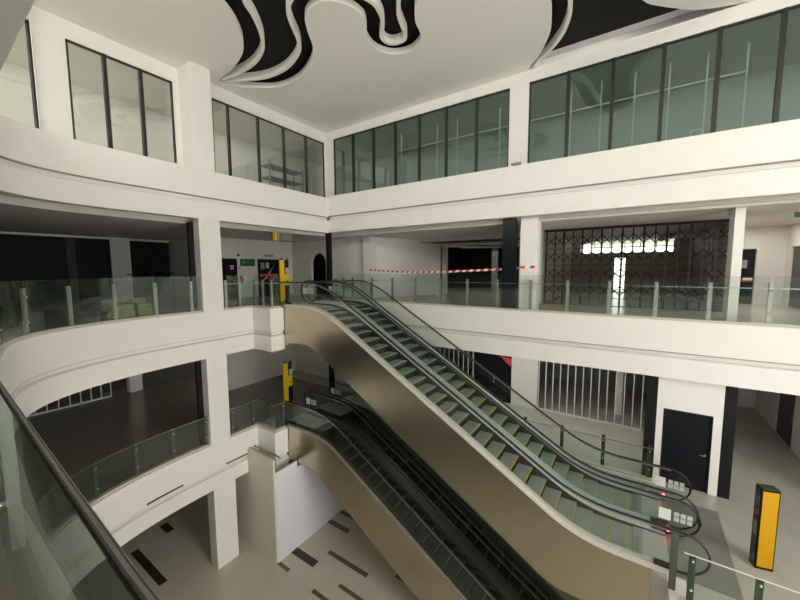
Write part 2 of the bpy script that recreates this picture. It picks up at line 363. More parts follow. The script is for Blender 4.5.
# ------------------------------------------------------------------ upper facade walls with window openings
WX, WY = -13.65, 13.45        # facade planes, set back behind the fascia
GT, SILL = 6.55, 3.53
KL, KR = 13.65/13, 13.45/12.9
AD = Vector((.39, -.92)).normalized(); AN = Vector((AD.y, -AD.x)); WC = Vector((-13.27, 2.0))
mb = MB(); mb.box(WX-.2, WX, 2.72, 13.65, GT, 7.62); mb.obox(WC, AD, AN, .72, .09, GT, 7.62)
for a, b in ((2.72, 3.40), (6.17, 7.52), (13.38, 13.65)): mb.box(WX-.2, WX, a, b, SILL, GT)
struct('wall_left', mb, M['white'], 'white upper wall with window openings on the left', 'wall')
mb = MB(); mb.box(WX, 12, WY, WY+.2, 6.65, 7.62)
for a, b in ((WX, -12.57*KR), (-3.88*KR, -3.22*KR), (9.4, 12)): mb.box(a, b, WY, WY+.2, SILL, 6.65)
struct('wall_far', mb, M['white'], 'white upper wall framing the green windows', 'wall')
def window(name, label, axis, a0, a1, z0, z1, mulls, plane, gm, fw=.05):
    """axis 'y': window in a plane x = plane, running along y; axis 'x': plane y = plane"""
    mid = (a0+a1)/2
    t = thing(name, label, 'window', (plane, mid, z0) if axis == 'y' else (mid, plane, z0), kind='structure')
    def bx(mb, p, q, za, zb, d0, d1):
        return mb.box(d0, d1, p, q, za, zb) if axis == 'y' else mb.box(p, q, d0, d1, za, zb)
    d0, d1 = (plane-.12, plane-.04) if axis == 'y' else (plane+.04, plane+.12)
    mb = MB()
    bx(mb, a0, a1, z1-.045, z1, d0, d1); bx(mb, a0, a1, z0, z0+.03, d0, d1)
    bx(mb, a0, a0+.05, z0, z1, d0, d1); bx(mb, a1-.05, a1, z0, z1, d0, d1)
    mb.build('window_frame', M['frame'], t)
    for m in mulls:
        mb = MB(); bx(mb, m-fw, m+fw, z0, z1, d0-.02 if axis == 'y' else d0-.03, d1+.03 if axis == 'y' else d1+.02); mb.build('mullion', M['frame'], t)
    e = [a0+.03]+list(mulls)+[a1-.03]
    for p, q in zip(e, e[1:]):
        mb = MB(); bx(mb, p, q, z0+.01, z1-.02, plane-.085 if axis == 'y' else plane+.078, plane-.078 if axis == 'y' else plane+.085); mb.build('pane', gm, t)
    return t
w1 = thing('window_1', 'pale window at the far left edge, turned towards the viewer', 'window', (WC.x, WC.y, SILL), kind='structure')
for a, b, z0, z1, nm in ((-.72, .72, GT-.045, GT, 'window_frame'), (-.72, -.67, SILL, GT, 'window_frame'), (.64, .72, SILL, GT, 'window_frame')):
    MB().obox(WC+AD*((a+b)/2), AD, AN, (b-a)/2, .04, z0, z1).build(nm, M['frame'], w1)
MB().obox(WC, AD, AN, .68, .004, SILL, GT-.02).build('pane', M['glass_clear'], w1)
window('window_2', 'three-pane window left of the upper white column', 'y', 3.41, 6.17, SILL, GT, [4.28, 5.22], WX, M['glass_clear'])
window('window_3', 'five-pane window between the white column and the corner', 'y', 7.52, 13.38, SILL, GT, [y*KL for y in (7.79, 9.07, 10.33, 11.59)], WX, M['glass_clear'], .035)
window('window_4', 'seven-pane green window next to the atrium corner', 'x', -12.57*KR, -3.88*KR, SILL, 6.65, [x*KR for x in (-11.32, -10.09, -8.87, -7.66, -6.41, -5.13)], WY, M['glass_green'], .04)
window('window_5', 'long green window reaching the right edge', 'x', -3.22*KR, 9.4, SILL, 6.65, [x*KR for x in (-1.99, -.74, .5, 1.69, 2.88, 4.1, 5.3, 6.5, 7.7)], WY, M['glass_green'], .05)
# rooms behind the upper windows
struct('wall_back', MB().box(-18.6, 12, 18.6, 18.8, 3.5, 7.4), M['lgrey'], 'grey back wall of the room behind the green windows', 'wall')
struct('ceiling', MB().box(-18.6, 12, 13.65, 18.8, 7.2, 7.4), M['lgrey'], 'grey ceiling of the room behind the green windows', 'ceiling')
struct('wall_west', MB().box(-18.6, -18.4, -7, 18.8, 3.5, 7.4), M['white'], 'pale back wall of the room behind the left windows', 'wall')
struct('ceiling', MB().box(-18.6, -13.85, -7, 13.65, 7.2, 7.4), M['white'], 'pale ceiling of the room behind the left windows', 'ceiling')
t = thing('glazed_partition', 'white thin-framed partition seen through the green windows', 'partition', (-2.5, 16.07, F3))
for i, x in enumerate((-10.6, -8.44, -7.35, -6.3, -5.25, -4.25, -2.34, -1.28, -.2, .82, 1.83, 2.81)):
    MB().box(x-.025, x+.025, 16.04, 16.10, F3, 7.2).build('upright', M['paper'], t)
MB().box(-10.6, 2.81, 16.045, 16.095, 6.3, 6.35).build('transom', M['paper'], t)
t = thing('storage_rack', 'dark rack of shelves seen through the window by the corner', 'rack', (-16, 12.8, F3))
for z in (.6, 1.2, 1.8): MB().box(-16.4, -15.6, 11.4, 13.6, F3+z, F3+z+.05).build('shelf', M['grey'], t)
for x in (-16.4, -15.65):
    for y in (11.4, 13.55): MB().box(x, x+.05, y, y+.05, F3, F3+2.0).build('upright', M['grey'], t)
# small things on the ledge
t = thing('flood_light', 'small dark lamp head on the ledge between the two green windows', 'lamp', (-3.55, DEPTH+.02, 3.6))
MB().box(-3.72, -3.40, DEPTH-.02, DEPTH+.14, 3.63, 3.70, .015).build('lamp_head', M['grey'], t); MB().box(-3.6, -3.52, DEPTH+.04, DEPTH+.10, 3.6, 3.635).build('bracket', M['grey'], t)
t = thing('notice_frame', 'small white frame standing behind the green window glass on the sill', 'frame', (1.4, 13.8, F3))
for a, b, c, d in ((1.27, 1.57, 4.06, 4.10), (1.27, 1.31, F3, 4.10), (1.53, 1.57, F3, 4.10)): MB().box(a, b, 13.80, 13.83, c, d).build('rail', M['paper'], t)

# ------------------------------------------------------------------ columns
def column(label, x0, x1, y0, y1, za, zb, m='white'):
    return struct('column', MB().box(x0, x1, y0, y1, za, zb, .012), M[m], label, 'column')
column('white upper column rising between the left windows', WX-.05, -12.79, 6.36, 7.04, SILL, 7.06)
column('tall white column of the middle balcony on the left', -13.2, -12.79, 6.36, 7.12, F2, 1.81)
column('tall white column of the lower balcony on the left', -13.2, -12.79, 6.36, 7.12, F1, -3.25)
column('white ground floor column on the left', -13.3, -12.79, 6.36, 7.22, GF, -8.36)
column('black strip on the back edge of the middle left column', -13.35, -13.2, 6.2, 6.42, F2, 1.68, 'black')
column('black strip on the back edge of the lower left column', -13.35, -13.2, 6.2, 6.42, F1, -3.25, 'black')
column('thin black column at the atrium corner on the middle floor', -13.05, -12.83, 12.72, 12.94, F2, 1.83, 'black')
column('thin black column at the atrium corner on the lower floor', -13.05, -12.83, 12.72, 12.94, F1, -3.25, 'black')
column('black column in front of the dark shop on the far side', -4.06, -3.56, 12.98, 13.2, F2, 1.84, 'blackgl')
column('white pillar between the dark shop and the folding gate', -3.42, -2.82, 13.05, 13.6, F2, 1.83)
column('slim white pillar at the end of the folding gate', 2.36, 2.58, 13.45, 14.1, F2, 1.8)

# ------------------------------------------------------------------ middle floor: left and far walls, shops
def wall(name, label, m, *boxes):
    mb = MB()
    for b in boxes: mb.box(*b)
    return struct(name, mb, m if not isinstance(m, str) else M[m], label, 'wall')
CE2, CE1 = 1.66, -3.2
# left back: dark shop fronts
wall('wall_shopfront', 'pale shopfront pillars and lintel at the back of the left middle balcony', 'wallp',
     (-22.6, -22.3, 6.62, 7.46, F2, CE2), (-22.6, -22.3, 9.4, 9.8, F2, CE2), (-22.58, -22.32, -7, 9.8, 1.55, CE2-.01))
wall('wall_shop', 'black interior of the closed shops at the back of the left middle balcony', 'black',
     (-24.2, -24.0, -7, 9.8, F2, CE2), (-22.6, -22.35, -7, 6.62, F2, 1.55), (-22.6, -22.5, 7.46, 9.4, F2, 1.55))
column('faint grey pier in the dark shopfront on the left', -22.36, -22.25, 4.93, 5.25, F2, 1.55, 'dark')
# service wall with doors
wall('wall_service', 'white service wall with two doors beside the column', 'wallp',
     (-18.2, -18.0, 9.5, 10.02, F2, CE2), (-18.2, -18.0, 10.86, 12.12, F2, CE2), (-18.2, -18.0, 13.62, 14.62, F2, CE2), (-18.2, -18.0, 10.02, 10.86, .58, CE2), (-18.2, -18.0, 12.12, 13.62, .58, CE2), (-22.4, -18.2, 9.4, 9.6, F2, CE2))
def leaf_door(name, label, x, y0, y1, z0, z1, extra=None):
    t = thing(name, label, 'door', (x, (y0+y1)/2, z0), kind='structure')
    MB().box(x-.12, x-.06, y0+.03, y1-.03, z0, z1-.03).build('door_leaf', M['blackgl'], t)
    mb = MB(); mb.box(x-.13, x+.02, y0, y0+.05, z0, z1); mb.box(x-.13, x+.02, y1-.05, y1, z0, z1); mb.box(x-.13, x+.02, y0, y1, z1-.05, z1); mb.build('door_frame', M['black'], t)
    if extra: extra(t)
    return t
def ex1(t):
    MB().box(-18.055, -18.045, 10.50, 10.68, .0, .2).build('notice', M['lgrey'], t); MB().box(-18.046, -18.04, 10.52, 10.66, .04, .14).build('notice_print', M['red'], t)
    MB().tube([(-18.03, 10.75, -.62), (-18.03, 10.62, -.62)], .015).build('door_handle', M['steel'], t)
leaf_door('door_1', 'black door with a small red notice beside the white column', -18, 10.02, 10.86, F2, .58, ex1)
def ex2(t):
    MB().box(-18.05, -18.04, 12.35, 12.6, -.02, .38).build('notice', M['grey'], t); MB().box(-18.05, -18.04, 12.7, 12.9, .05, .38).build('notice', M['lgrey'], t)
    mb = MB(); mb.prism([(13.15, .05), (13.3, .28), (12.75, -.55), (12.5, -.65)], -18.05, -18.04, 'x'); mb.build('diagonal_sticker', M['lgrey'], t)
    MB().box(-18.05, -18.04, 12.25, 13.5, -.44, -.28).build('red_band', M['red'], t)
leaf_door('door_2', 'wide black door with a red band and stickers near the yellow post', -18, 12.12, 13.62, F2, .58, ex2)
t = thing('exit_sign', 'green exit sign on the white wall between two black doors', 'sign', (-18, 11.48, .2))
MB().box(-18.0, -17.95, 11.04, 11.92, .18, .57, .01).build('sign_board', M['green'], t)
for a, b, c, d in ((11.15, 11.32, .30, .46), (11.4, 11.44, .3, .46), (11.5, 11.54, .3, .46), (11.6, 11.64, .3, .46), (11.7, 11.82, .34, .42)): MB().box(-17.95, -17.945, a, b, c, d).build('symbol', mat('dull_green', (.05, .28, .12), .5) if 'dull_green' not in bpy.data.materials else bpy.data.materials['dull_green'], t)
t = thing('fire_extinguisher', 'red fire extinguisher hung on the white wall between two black doors', 'fire extinguisher', (-17.9, 11.0, -.85))
MB().tube([(-17.9, 11.02, -.84), (-17.9, 11.02, -.82), (-17.9, 11.02, -.52), (-17.9, 11.02, -.46), (-17.9, 11.02, -.43)], .085, 12).build('cylinder_body', M['red'], t)
MB().box(-17.94, -17.84, 10.99, 11.05, -.43, -.37).build('valve_head', M['black'], t); MB().tube([(-17.86, 11.02, -.4), (-17.8, 11.08, -.5), (-17.81, 11.09, -.7)], .014).build('hose', M['black'], t)
t = thing('alarm_bell', 'small red alarm bell high on the white wall above the extinguisher', 'alarm bell', (-18, 10.94, .78))
MB().tube([(-18, 10.94, .78), (-17.93, 10.94, .78), (-17.90, 10.94, .78)], .07, 14).build('bell', M['red'], t); MB().box(-17.9, -17.88, 10.91, 10.97, .75, .81).build('boss', M['black'], t)
t = thing('call_point', 'tiny grey switch plate on the white wall above the extinguisher', 'switch', (-18, 11.0, .1)); MB().box(-18, -17.97, 10.97, 11.05, .02, .14).build('plate', M['grey'], t); MB().box(-17.97, -17.96, 10.99, 11.03, .05, .11).build('button', M['red'], t)
o = MB().box(-18, -17.9, 12.62, 13.15, .72, .86, .02).build('air_curtain', M['grey'], base=(-18, 12.9, .72)); tag(o, 'grey fitting on the wall above the wide black door', 'air curtain')
# arch wall and far wall
def arch_wall():
    y0, y1 = 14.6, 14.8; a0, a1 = -16.3, -15.0; top = .95; sp = .3
    mb = MB(); mb.box(-18.2, a0, y0, y1, F2, CE2); mb.box(a1, -11.5, y0, y1, F2, CE2)
    arc = [(a0+(a1-a0)*(1-math.cos(math.pi*i/16))/2, sp+(top-sp)*math.sin(math.pi*i/16)) for i in range(17)]
    mb.strip([(x, CE2) for x, z in arc], arc, y0, y1)
    mb.box(-11.9, -11.4, 14.3, 14.8, F2, CE2)
    struct('wall_arch', mb, M['wallp'], 'white wall with a black arched doorway behind the escalator head', 'wall')
arch_wall()
struct('wall_recess', MB().box(-17.2, -14.2, 15.6, 15.7, F2, CE2).box(-17.3, -17.2, 14.8, 15.7, F2, CE2).box(-14.2, -14.1, 14.8, 15.7, F2, CE2), M['black'], 'black recess inside the arched doorway', 'wall')
mb = MB(); mb.prism([(-11.5, 14.7), (-9.65, 18.9), (-9.85, 18.95), (-11.7, 14.8)], F2, CE2); mb.box(-3.6, -3.32, 13.62, 28, F2, CE2)
struct('wall_angled', mb, M['wallp'], 'grey angled wall beside the open dark shop', 'wall')
wall('wall_shop', 'dark walls of the open shop on the far side', 'dark', (-12.2, -3.4, 28, 28.2, F2, CE2), (-12.4, -12.2, 16, 28, F2, CE2))
struct('ceiling', MB().box(-12.2, -3.6, 17.6, 28, 1.5, 1.64), M['dark'], 'dark ceiling of the open shop', 'ceiling')
struct('trim_8', MB().box(-10.3, -3.62, 17.5, 17.62, 1.5, 1.66), M['soffit'], 'lintel over the open dark shop', 'lintel')
column('pale square pier inside the dark shop', -9.62, -9.36, 19.0, 19.3, F2, 1.5, 'lgrey')
column('second dim pier inside the dark shop', -7.2, -6.9, 21.0, 21.3, F2, 1.5, 'grey')
for i, (x0, y0, x1, y1, z) in enumerate(((-9.4, 18.3, -3.7, 18.5, 1.40), (-9.2, 19.6, -3.7, 19.3, 1.42), (-9.0, 18.2, -6.2, 21.2, 1.28), (-7.2, 18.2, -4.4, 20.8, 1.34), (-9.3, 21.2, -3.7, 21.2, 1.32))):
    o = MB().tube([(x0, y0, z), ((x0+x1)/2, (y0+y1)/2, z-.02), (x1, y1, z)], .05).build('ceiling_pipe', M['paper'], base=(x0, y0, z)); tag(o, 'grey pipe under the ceiling of the dark open shop', 'pipe', 'pipes under the dark shop ceiling')
# gated shop
wall('wall_gated_shop', 'brown walls of the shop behind the folding gate', 'brownwall', (-3.4, 2.95, 26, 26.2, F2, .93), (-3.4, -2.9, 26, 26.2, .93, 1.75), (2.05, 2.95, 26, 26.2, .93, 1.75), (2.8, 2.95, 14.2, 26, F2, CE2)) if False else None
mb = MB()
mb.box(-3.3, -.95, 26, 26.2, F2, .90); mb.box(-.28, 2.95, 26, 26.2, F2, .90); mb.box(-.95, -.28, 26, 26.2, .66, .90)
mb.box(-3.3, -2.9, 26, 26.2, .9, CE2); mb.box(2.05, 2.95, 26, 26.2, .9, CE2); mb.box(-3.32, -3.27, 16.5, 26, F2, CE2); mb.box(2.95, 3.05, 16.3, 26, F2, CE2)
struct('wall_gated_shop', mb, M['brownwall'], 'brown walls of the shop behind the folding gate', 'wall')
struct('ceiling', MB().box(-3.25, 2.9, 16.6, 21.5, 1.76, 1.86), M['dark'], 'dark ceiling of the shop behind the folding gate', 'ceiling')
w = thing('window_6', 'bright strip window at the back of the gated shop', 'window', (-.4, 26.1, .92), kind='structure')
mb = MB(); mb.box(-2.9, 2.05, 26.05, 26.1, .9, .94); mb.box(-2.9, 2.05, 26.05, 26.1, 1.28, 1.31); [mb.box(x-.02, x+.02, 26.05, 26.1, .9, 1.6) for x in (-2.88, -2.05, -1.2, -.4, .4, 1.2, 2.03)]
mb.build('window_frame', M['grey'], w); MB().box(-2.9, 2.05, 26.07, 26.08, .92, 1.6).build('pane', M['glass_shop'], w)
w = thing('door_3', 'bright glazed door at the back of the gated shop', 'door', (-.6, 26.1, F2), kind='structure')
mb = MB(); [mb.box(x, x+.05, 26.05, 26.12, F2, .66) for x in (-.95, -.33)]; [mb.box(-.95, -.28, 26.05, 26.12, z, z+.05) for z in (F2, -.5, .61)]
mb.build('door_frame', M['grey'], w); MB().box(-.93, -.3, 26.08, 26.09, F2, .63).build('pane', M['glass_shop'], w)
for i, (x, y) in enumerate(((-2.3, 19.5), (.9, 19), (2.0, 18.4))):
    o = MB().tube([(x, y, 1.5), (x+.15, y+.6, 1.25), (x+.5, y+1.5, 1.45), (x+.7, y+1.9, 1.56)], .09, 10).build('ceiling_duct', M['lgrey'], base=(x, y, 1.5)); tag(o, 'silver flexible duct under the ceiling of the gated shop', 'duct', 'ducts in the gated shop')
# folding (accordion) gate
def folding_gate():
    y = 16.4; x0, x1, z0, z1 = -3.16, 2.82, F2+.02, 1.56
    t = thing('folding_gate', 'black folding lattice gate across the far shop', 'gate', ((x0+x1)/2, y, F2))
    n = 17; xs = [x0+(x1-x0)*i/n for i in range(n+1)]
    for i, x in enumerate(xs):
        w_ = .036 if i % 2 == 0 else .022
        MB().box(x-w_, x+w_, y-.02, y+.02, z0, z1).build('upright', M['bronze'], t)
    zs = [z0+.12, z0+.55, z0+1.25, z0+1.95, z0+2.62, z1-.08]
    H = z1-z0
    for i in range(n):
        a, b = xs[i], xs[i+1]
        for zc in (z0+.62, z0+1.32, z0+2.02, z0+2.70):
            mb = MB()
            for s in (-1, 1): mb.tube([(a, y, zc-s*.19), (b, y, zc+s*.19)], .02, 5)
            mb.build('lattice_cross', M['bronze'], t)
    for z in (z0+.30, z0+.97, z0+1.67, z0+2.36): MB().box(x0, x1, y-.012, y+.012, z-.012, z+.012).build('cross_bar', M['bronze'], t)
    mb = MB(); mb.box(x0-.08, x1+.08, y-.06, y+.06, z1, z1+.09); mb.build('head_track', M['bronze'], t)
    MB().box(x0-.06, x1+.06, y-.03, y+.03, F2, F2+.02).build('floor_track', M['bronze'], t)
folding_gate()
# right hand corridor on the middle floor
wall('wall_corridor', 'cream walls of the corridor beyond the folding gate', 'wallp',
     (2.9, 3.78, 20.4, 20.6, F2, CE2), (4.34, 5.4, 20.4, 20.6, F2, CE2), (3.78, 4.34, 20.4, 20.6, .76, CE2),
     (2.9, 5.4, 21.2, 21.4, F2, CE2), (5.2, 5.4, 19.9, 20.4, F2, CE2), (5.2, 5.4, 14.0, 18.3, F2, CE2), (5.2, 5.4, 18.3, 19.9, .78, CE2))
t = thing('door_4', 'dark doorway with stickers at the end of the middle floor corridor', 'door', (4.06, 20.5, F2), kind='structure')
MB().box(3.8, 4.32, 20.52, 20.58, F2, .74).build('door_leaf', M['blackgl'], t); MB().box(3.86, 4.1, 20.5, 20.52, -.05, .3).build('notice', M['grey'], t)
MB().box(3.82, 4.3, 20.5, 20.52, -.62, -.5).build('red_band', M['red'], t); MB().box(4.0, 4.3, 20.49, 20.5, -.56, -.46).build('paper_note', M['paper'], t)
t = thing('door_5', 'black door in the corridor wall at the right edge of the middle floor', 'door', (5.3, 19.1, F2), kind='structure')
MB().box(5.26, 5.34, 18.3, 19.9, F2, .76).build('door_leaf', M['blackgl'], t); MB().box(5.24, 5.26, 18.5, 18.53, -.7, -.4).build('door_handle', M['steel'], t)
o = MB().tube([(3.75, 20.3, .95), (3.75, 20.38, .95)], .09, 12).build('alarm_bell', M['red'], base=(3.75, 20.4, .95)); tag(o, 'small red bell above the dark doorway at the corridor end', 'alarm bell')
# ceiling fittings under the far soffit
t = thing('air_grille', 'small round ceiling grille near the right end of the balcony ceiling', 'vent', (2.6, 15.0, 1.66)); MB().tube([(2.6, 15, 1.66), (2.6, 15, 1.64)], .16, 16).build('ring', M['grey'], t); MB().tube([(2.6, 15, 1.64), (2.6, 15, 1.63)], .1, 16).build('cone', M['lgrey'], t)
t = thing('exit_light', 'green hanging exit light at the right edge of the balcony ceiling', 'sign', (4.02, 14.6, 1.4)); MB().box(3.8, 4.25, 14.58, 14.64, 1.40, 1.55, .008).build('sign_board', M['green'], t); MB().box(4.0, 4.04, 14.6, 14.62, 1.55, 1.66).build('bracket', M['grey'], t)

# ------------------------------------------------------------------ barrier tape
def tape(path, label, w=.085, step=.16):
    t = thing('barrier_tape', label, 'barrier tape', path[0])
    mb = MB(); P = [Vector(p) for p in path]; d = []
    for a, b in zip(P, P[1:]): d.append((b-a).length)
    L = sum(d); n = int(L/step)
    def at(s):
        s = min(max(s, 0), L-1e-6)
        for a, b, l in zip(P, P[1:], d):
            if s <= l: return a+(b-a)*(s/l)
            s -= l
        return P[-1]
    for i in range(n):
        a, b = at(L*i/n), at(L*(i+1)/n); mb.mi = i % 2
        sl = (b-a)*.3
        n0 = len(mb.bm.faces); vs = []
        for p, zz, s in ((a, 0, 0), (b, 0, 0), (b, w, 1), (a, w, 1)): vs.append(p+Vector((0, 0, zz))+sl*(s if 0 < i < n-1 else 0))
        q = [mb.bm.verts.new(v) for v in vs]+[mb.bm.verts.new(v+Vector((0, .003, 0))) for v in vs]
        for f in ((0, 1, 2, 3), (7, 6, 5, 4), (0, 4, 5, 1), (2, 6, 7, 3)): mb.bm.faces.new([q[k] for k in f])
        mb.faces(n0)
    mb.build('striped_band', [M['red'], M['paper']], t)
    return t
tape([(-11.45, 14.28, -.10), (-10, 14.0, -.17), (-8.4, 13.75, -.22), (-6.6, 13.5, -.19), (-4.9, 13.34, -.12), (-4.12, 13.28, -.08), (-3.46, 13.26, -.04)], 'red and white barrier tape sagging across the open dark shop')
tape([(-3.40, 13.03, -.02), (-3.1, 13.03, -.01), (-2.88, 13.03, .0)], 'short end of striped barrier tape stuck on the white pillar')
tape([(-22.2, 7.2, -.30), (-22.2, 8.4, -.28), (-22.2, 9.5, -.22)], 'thin barrier tape across the black shop on the left', .06, .3)

# ------------------------------------------------------------------ sign totems and hanging sign
def totem(label, x, y, z, h=2.0):
    t = thing('sign_post', label, 'sign post', (x, y, z))
    MB().box(x-.16, x+.16, y-.10, y+.10, z, z+.04).build('base', M['black'], t)
    MB().box(x-.05, x+.05, y-.24, y+.0, z+.02, z+h, .01).build('yellow_post', M['yel2'], t)
    MB().box(x-.05, x+.04, y+.0, y+.26, z+.02, z+.78).build('black_panel', M['black'], t)
    MB().box(x-.05, x+.05, y+.0, y+.26, z+.78, z+1.35, .008).build('yellow_board', M['yel2'], t)
    MB().box(x-.05, x+.045, y+.0, y+.26, z+1.35, z+h-.02).build('black_board', M['screen'], t)
    MB().box(x+.045, x+.056, y+.06, y+.25, z+1.38, z+1.64).build('notice', M['lgrey'], t)
    MB().tube([(x+.05, y+.15, z+.98), (x+.058, y+.15, z+.98)], .05, 10).build('hole_disc', M['gold'], t)
    mb = MB(); mb.box(x-.02, x+.02, y-.2, y-.06, z+h, z+h+.10); mb.build('finial', M['green'], t)
    mb = MB(); mb.prism([(y+.02, z+h-.02), (y+.26, z+h+.10), (y+.26, z+h-.02)], x-.02, x+.02, 'x'); mb.build('purple_tip', mat('purple', (.10, .05, .15), .5), t)
    return t
totem('yellow and black sign post on the middle balcony beside the wide door', -14.0, 10.83, F2)
totem('yellow and black sign post on the lower balcony behind the dark escalators', -14.0, 10.83, F1)
t = thing('hanging_sign', 'olive and grey sign hanging from the balcony ceiling near the corner', 'sign', (-13.2, 10.1, 1.3))
MB().box(-13.24, -13.16, 9.66, 10.02, 1.25, 1.63, .008).build('olive_panel', M['gold'], t); MB().box(-13.24, -13.16, 10.03, 10.72, 1.27, 1.61, .008).build('grey_panel', M['signgrey'], t)
MB().box(-13.16, -13.155, 9.78, 9.83, 1.27, 1.61).build('stripe', M['yel2'], t); MB().box(-13.22, -13.18, 9.9, 10.5, 1.61, 1.66).build('hanger', M['grey'], t)
for i in range(3): MB().box(-13.16, -13.155, 10.15, 10.62, 1.32+i*.085, 1.345+i*.085).build('text_bar', M['grey'], t)

# ------------------------------------------------------------------ lower floor walls
wall('wall_lower_left', 'dark back wall of the lower balcony on the left', 'dark', (-22.6, -22.4, 7.45, 13.6, F1, CE1), (-23.6, -23.4, -7, 7, F1, CE1))
column('white pillar in the back wall of the lower left balcony', -22.62, -22.2, 6.95, 7.55, F1, CE1)
def bar_gate(name, label, axis, a0, a1, pos, z0, z1, n, frame_w=.05):
    t = thing(name, label, 'gate', (pos, (a0+a1)/2, z0) if axis == 'y' else ((a0+a1)/2, pos, z0))
    def bx(a, b, za, zb, w):
        mb = MB(); return mb.box(pos-w, pos+w, a, b, za, zb) if axis == 'y' else mb.box(a, b, pos-w, pos+w, za, zb)
    for i in range(n+1):
        a = a0+(a1-a0)*i/n; bx(a-.02, a+.02, z0, z1, .02).build('upright', M['whiterail'], t)
    bx(a0, a1, z0, z0+.07, .03).build('bottom_rail', M['whiterail'], t)
    for f in (.76, ): bx(a0, a1, z0+(z1-z0)*f, z0+(z1-z0)*f+.03, .012).build('cross_rail', M['whiterail'], t)
    bx(a0, a1, z1-.06, z1, .04).build('top_rail', M['whiterail'], t)
    return t
bar_gate('grille_gate', 'white barred gate at the back of the lower left balcony', 'y', 1.4, 6.2, -22.4, F1, CE1, 12)
bar_gate('grille_gate', 'wide white barred gate on the lower far side beside the black door', 'x', -3.35, .62, 16.7, F1, CE1, 13)
bar_gate('grille_gate', 'white barred gate partly hidden behind the upper escalator', 'x', -11.0, -6.6, 16.7, F1, CE1, 16)
wall('wall_lower_far', 'white wall piers between the gates on the lower far side', 'wallp', (-4.6, -3.4, 16.6, 16.8, F1, CE1), (-13.6, -11.05, 16.6, 16.8, F1, CE1))
wall('wall_lower_arch', 'grey wall of the lower floor behind the dark escalators', 'wallp', (-18.2, -13.6, 14.6, 14.8, F1, CE1), (-18.2, -18.0, 9.5, 14.6, F1, CE1))
wall('wall_lower_shop', 'grey back of the shops behind the lower gates', 'grey', (-13.6, 1.0, 22, 22.2, F1, CE1), (-4.7, -4.5, 16.8, 22, F1, CE1), (-13.7, -13.5, 14.8, 22, F1, CE1), (.9, 1.0, 16.8, 22, F1, CE1))
column('white pier inside the gated shop on the lower floor', -.32, -.06, 18.0, 18.3, F1, CE1)
for i, z in enumerate((-3.6, -3.45)):
    for j in range(4):
        o = MB().tube([(-3.2+j*.15, 17.5+j*.8, z), (.5, 17.6+j*.8, z-.02)], .035).build('ceiling_pipe', M['lgrey'], base=(-3.2, 17.5+j*.8, z)); tag(o, 'pale pipe under the ceiling behind the lower barred gate', 'pipe', 'pipes behind the lower gate')
t = thing('door_6', 'black shop door with a red sign behind the upper escalators', 'door', (-5.6, 16.7, F1), kind='structure'); MB().box(-6.5, -4.62, 16.65, 16.75, F1, CE1).build('door_leaf', M['blackgl'], t)
MB().box(-5.5, -5.46, 16.62, 16.65, F1+.9, F1+1.3).build('door_handle', M['steel'], t)
t = thing('red_sign', 'small red tilted sign above the black shop door on the lower floor', 'sign', (-4.78, 16.55, -4.6))
MB().prism([(-5.15, -4.30), (-4.62, -4.36), (-4.56, -4.78), (-4.75, -4.66)], 16.55, 16.58, 'y').build('sign_board', M['red'], t)
# white box room with black door
wall('wall_box', 'white box wall holding the black door at the right', 'white', (.86, 1.03, 12.95, 13.1, F1, CE1), (2.17, 2.37, 12.95, 13.1, F1, CE1), (1.03, 2.17, 12.95, 13.1, -4.28, CE1), (.86, 1.0, 13.1, 16.8, F1, CE1), (2.2, 2.3, 13.1, 16.8, F1, CE1))
t = thing('door_7', 'black door with a silver lever in the white wall at the right', 'door', (1.6, 13.0, F1), kind='structure')
MB().box(1.05, 2.15, 12.99, 13.05, F1, -4.30).build('door_leaf', M['blackgl'], t)
mb = MB(); mb.box(1.03, 1.06, 12.94, 13.06, F1, -4.28); mb.box(2.14, 2.17, 12.94, 13.06, F1, -4.28); mb.box(1.03, 2.17, 12.94, 13.06, -4.31, -4.28); mb.build('door_frame', M['black'], t)
h = MB().tube([(2.06, 12.99, -5.5), (2.06, 12.93, -5.5), (1.92, 12.93, -5.5)], .014).build('door_handle', M['steel'], t); MB().box(2.045, 2.075, 12.975, 12.99, -5.53, -5.47).build('handle_plate', M['steel'], h)
column('black column at the left edge of the white box wall', .58, .86, 12.95, 13.2, F1, CE1, 'black')
column('black column at the right edge of the white box wall', 2.37, 2.64, 12.95, 13.4, F1, CE1, 'black')
wall('wall_lower_corridor', 'cream walls of the lower corridor at the right', 'wallp', (5.15, 5.3, 13.8, 17.95, F1, CE1), (5.15, 5.3, 19.6, 22.3, F1, CE1), (5.15, 5.3, 17.95, 19.6, -4.1, CE1), (2.6, 5.3, 22.3, 22.5, F1, CE1), (2.3, 2.45, 16.8, 22.4, F1, CE1))
o = MB().box(3.0, 3.9, 22.2, 22.3, F1, -4.2).build('door_8', M['black'], base=(3.5, 22.25, F1)); tag(o, 'dark doorway at the far end of the lower corridor', 'door', kind='structure')
t = thing('door_9', 'dark blue door in the right wall of the lower corridor', 'door', (5.2, 18.8, F1), kind='structure'); MB().box(5.18, 5.24, 17.97, 19.58, F1, -4.12).build('door_leaf', mat('dark_blue_door', (.012, .016, .03), .3), t); MB().box(5.16, 5.18, 18.12, 18.15, -5.7, -5.4).build('door_handle', M['steel'], t)

wall('wall_light_block', 'dark unseen walls added behind the viewer and at the right to block light', 'dark', (-24, -3, -7.2, -7.0, GF, 3.5), (-24.2, -24, -7.2, 10, GF, 7.2), (-3, 12, -7.2, -7.0, GF, F1), (-3, 12, -7.2, -7.0, -3.2, 1.8), (-3, 0, -7.2, -7.0, F1, -3.2), (11, 11.2, -7, 8, GF, GF+1), (11, 11.2, 8, 30, GF, 7.4))  # added out of view, gaps left where sky light should enter
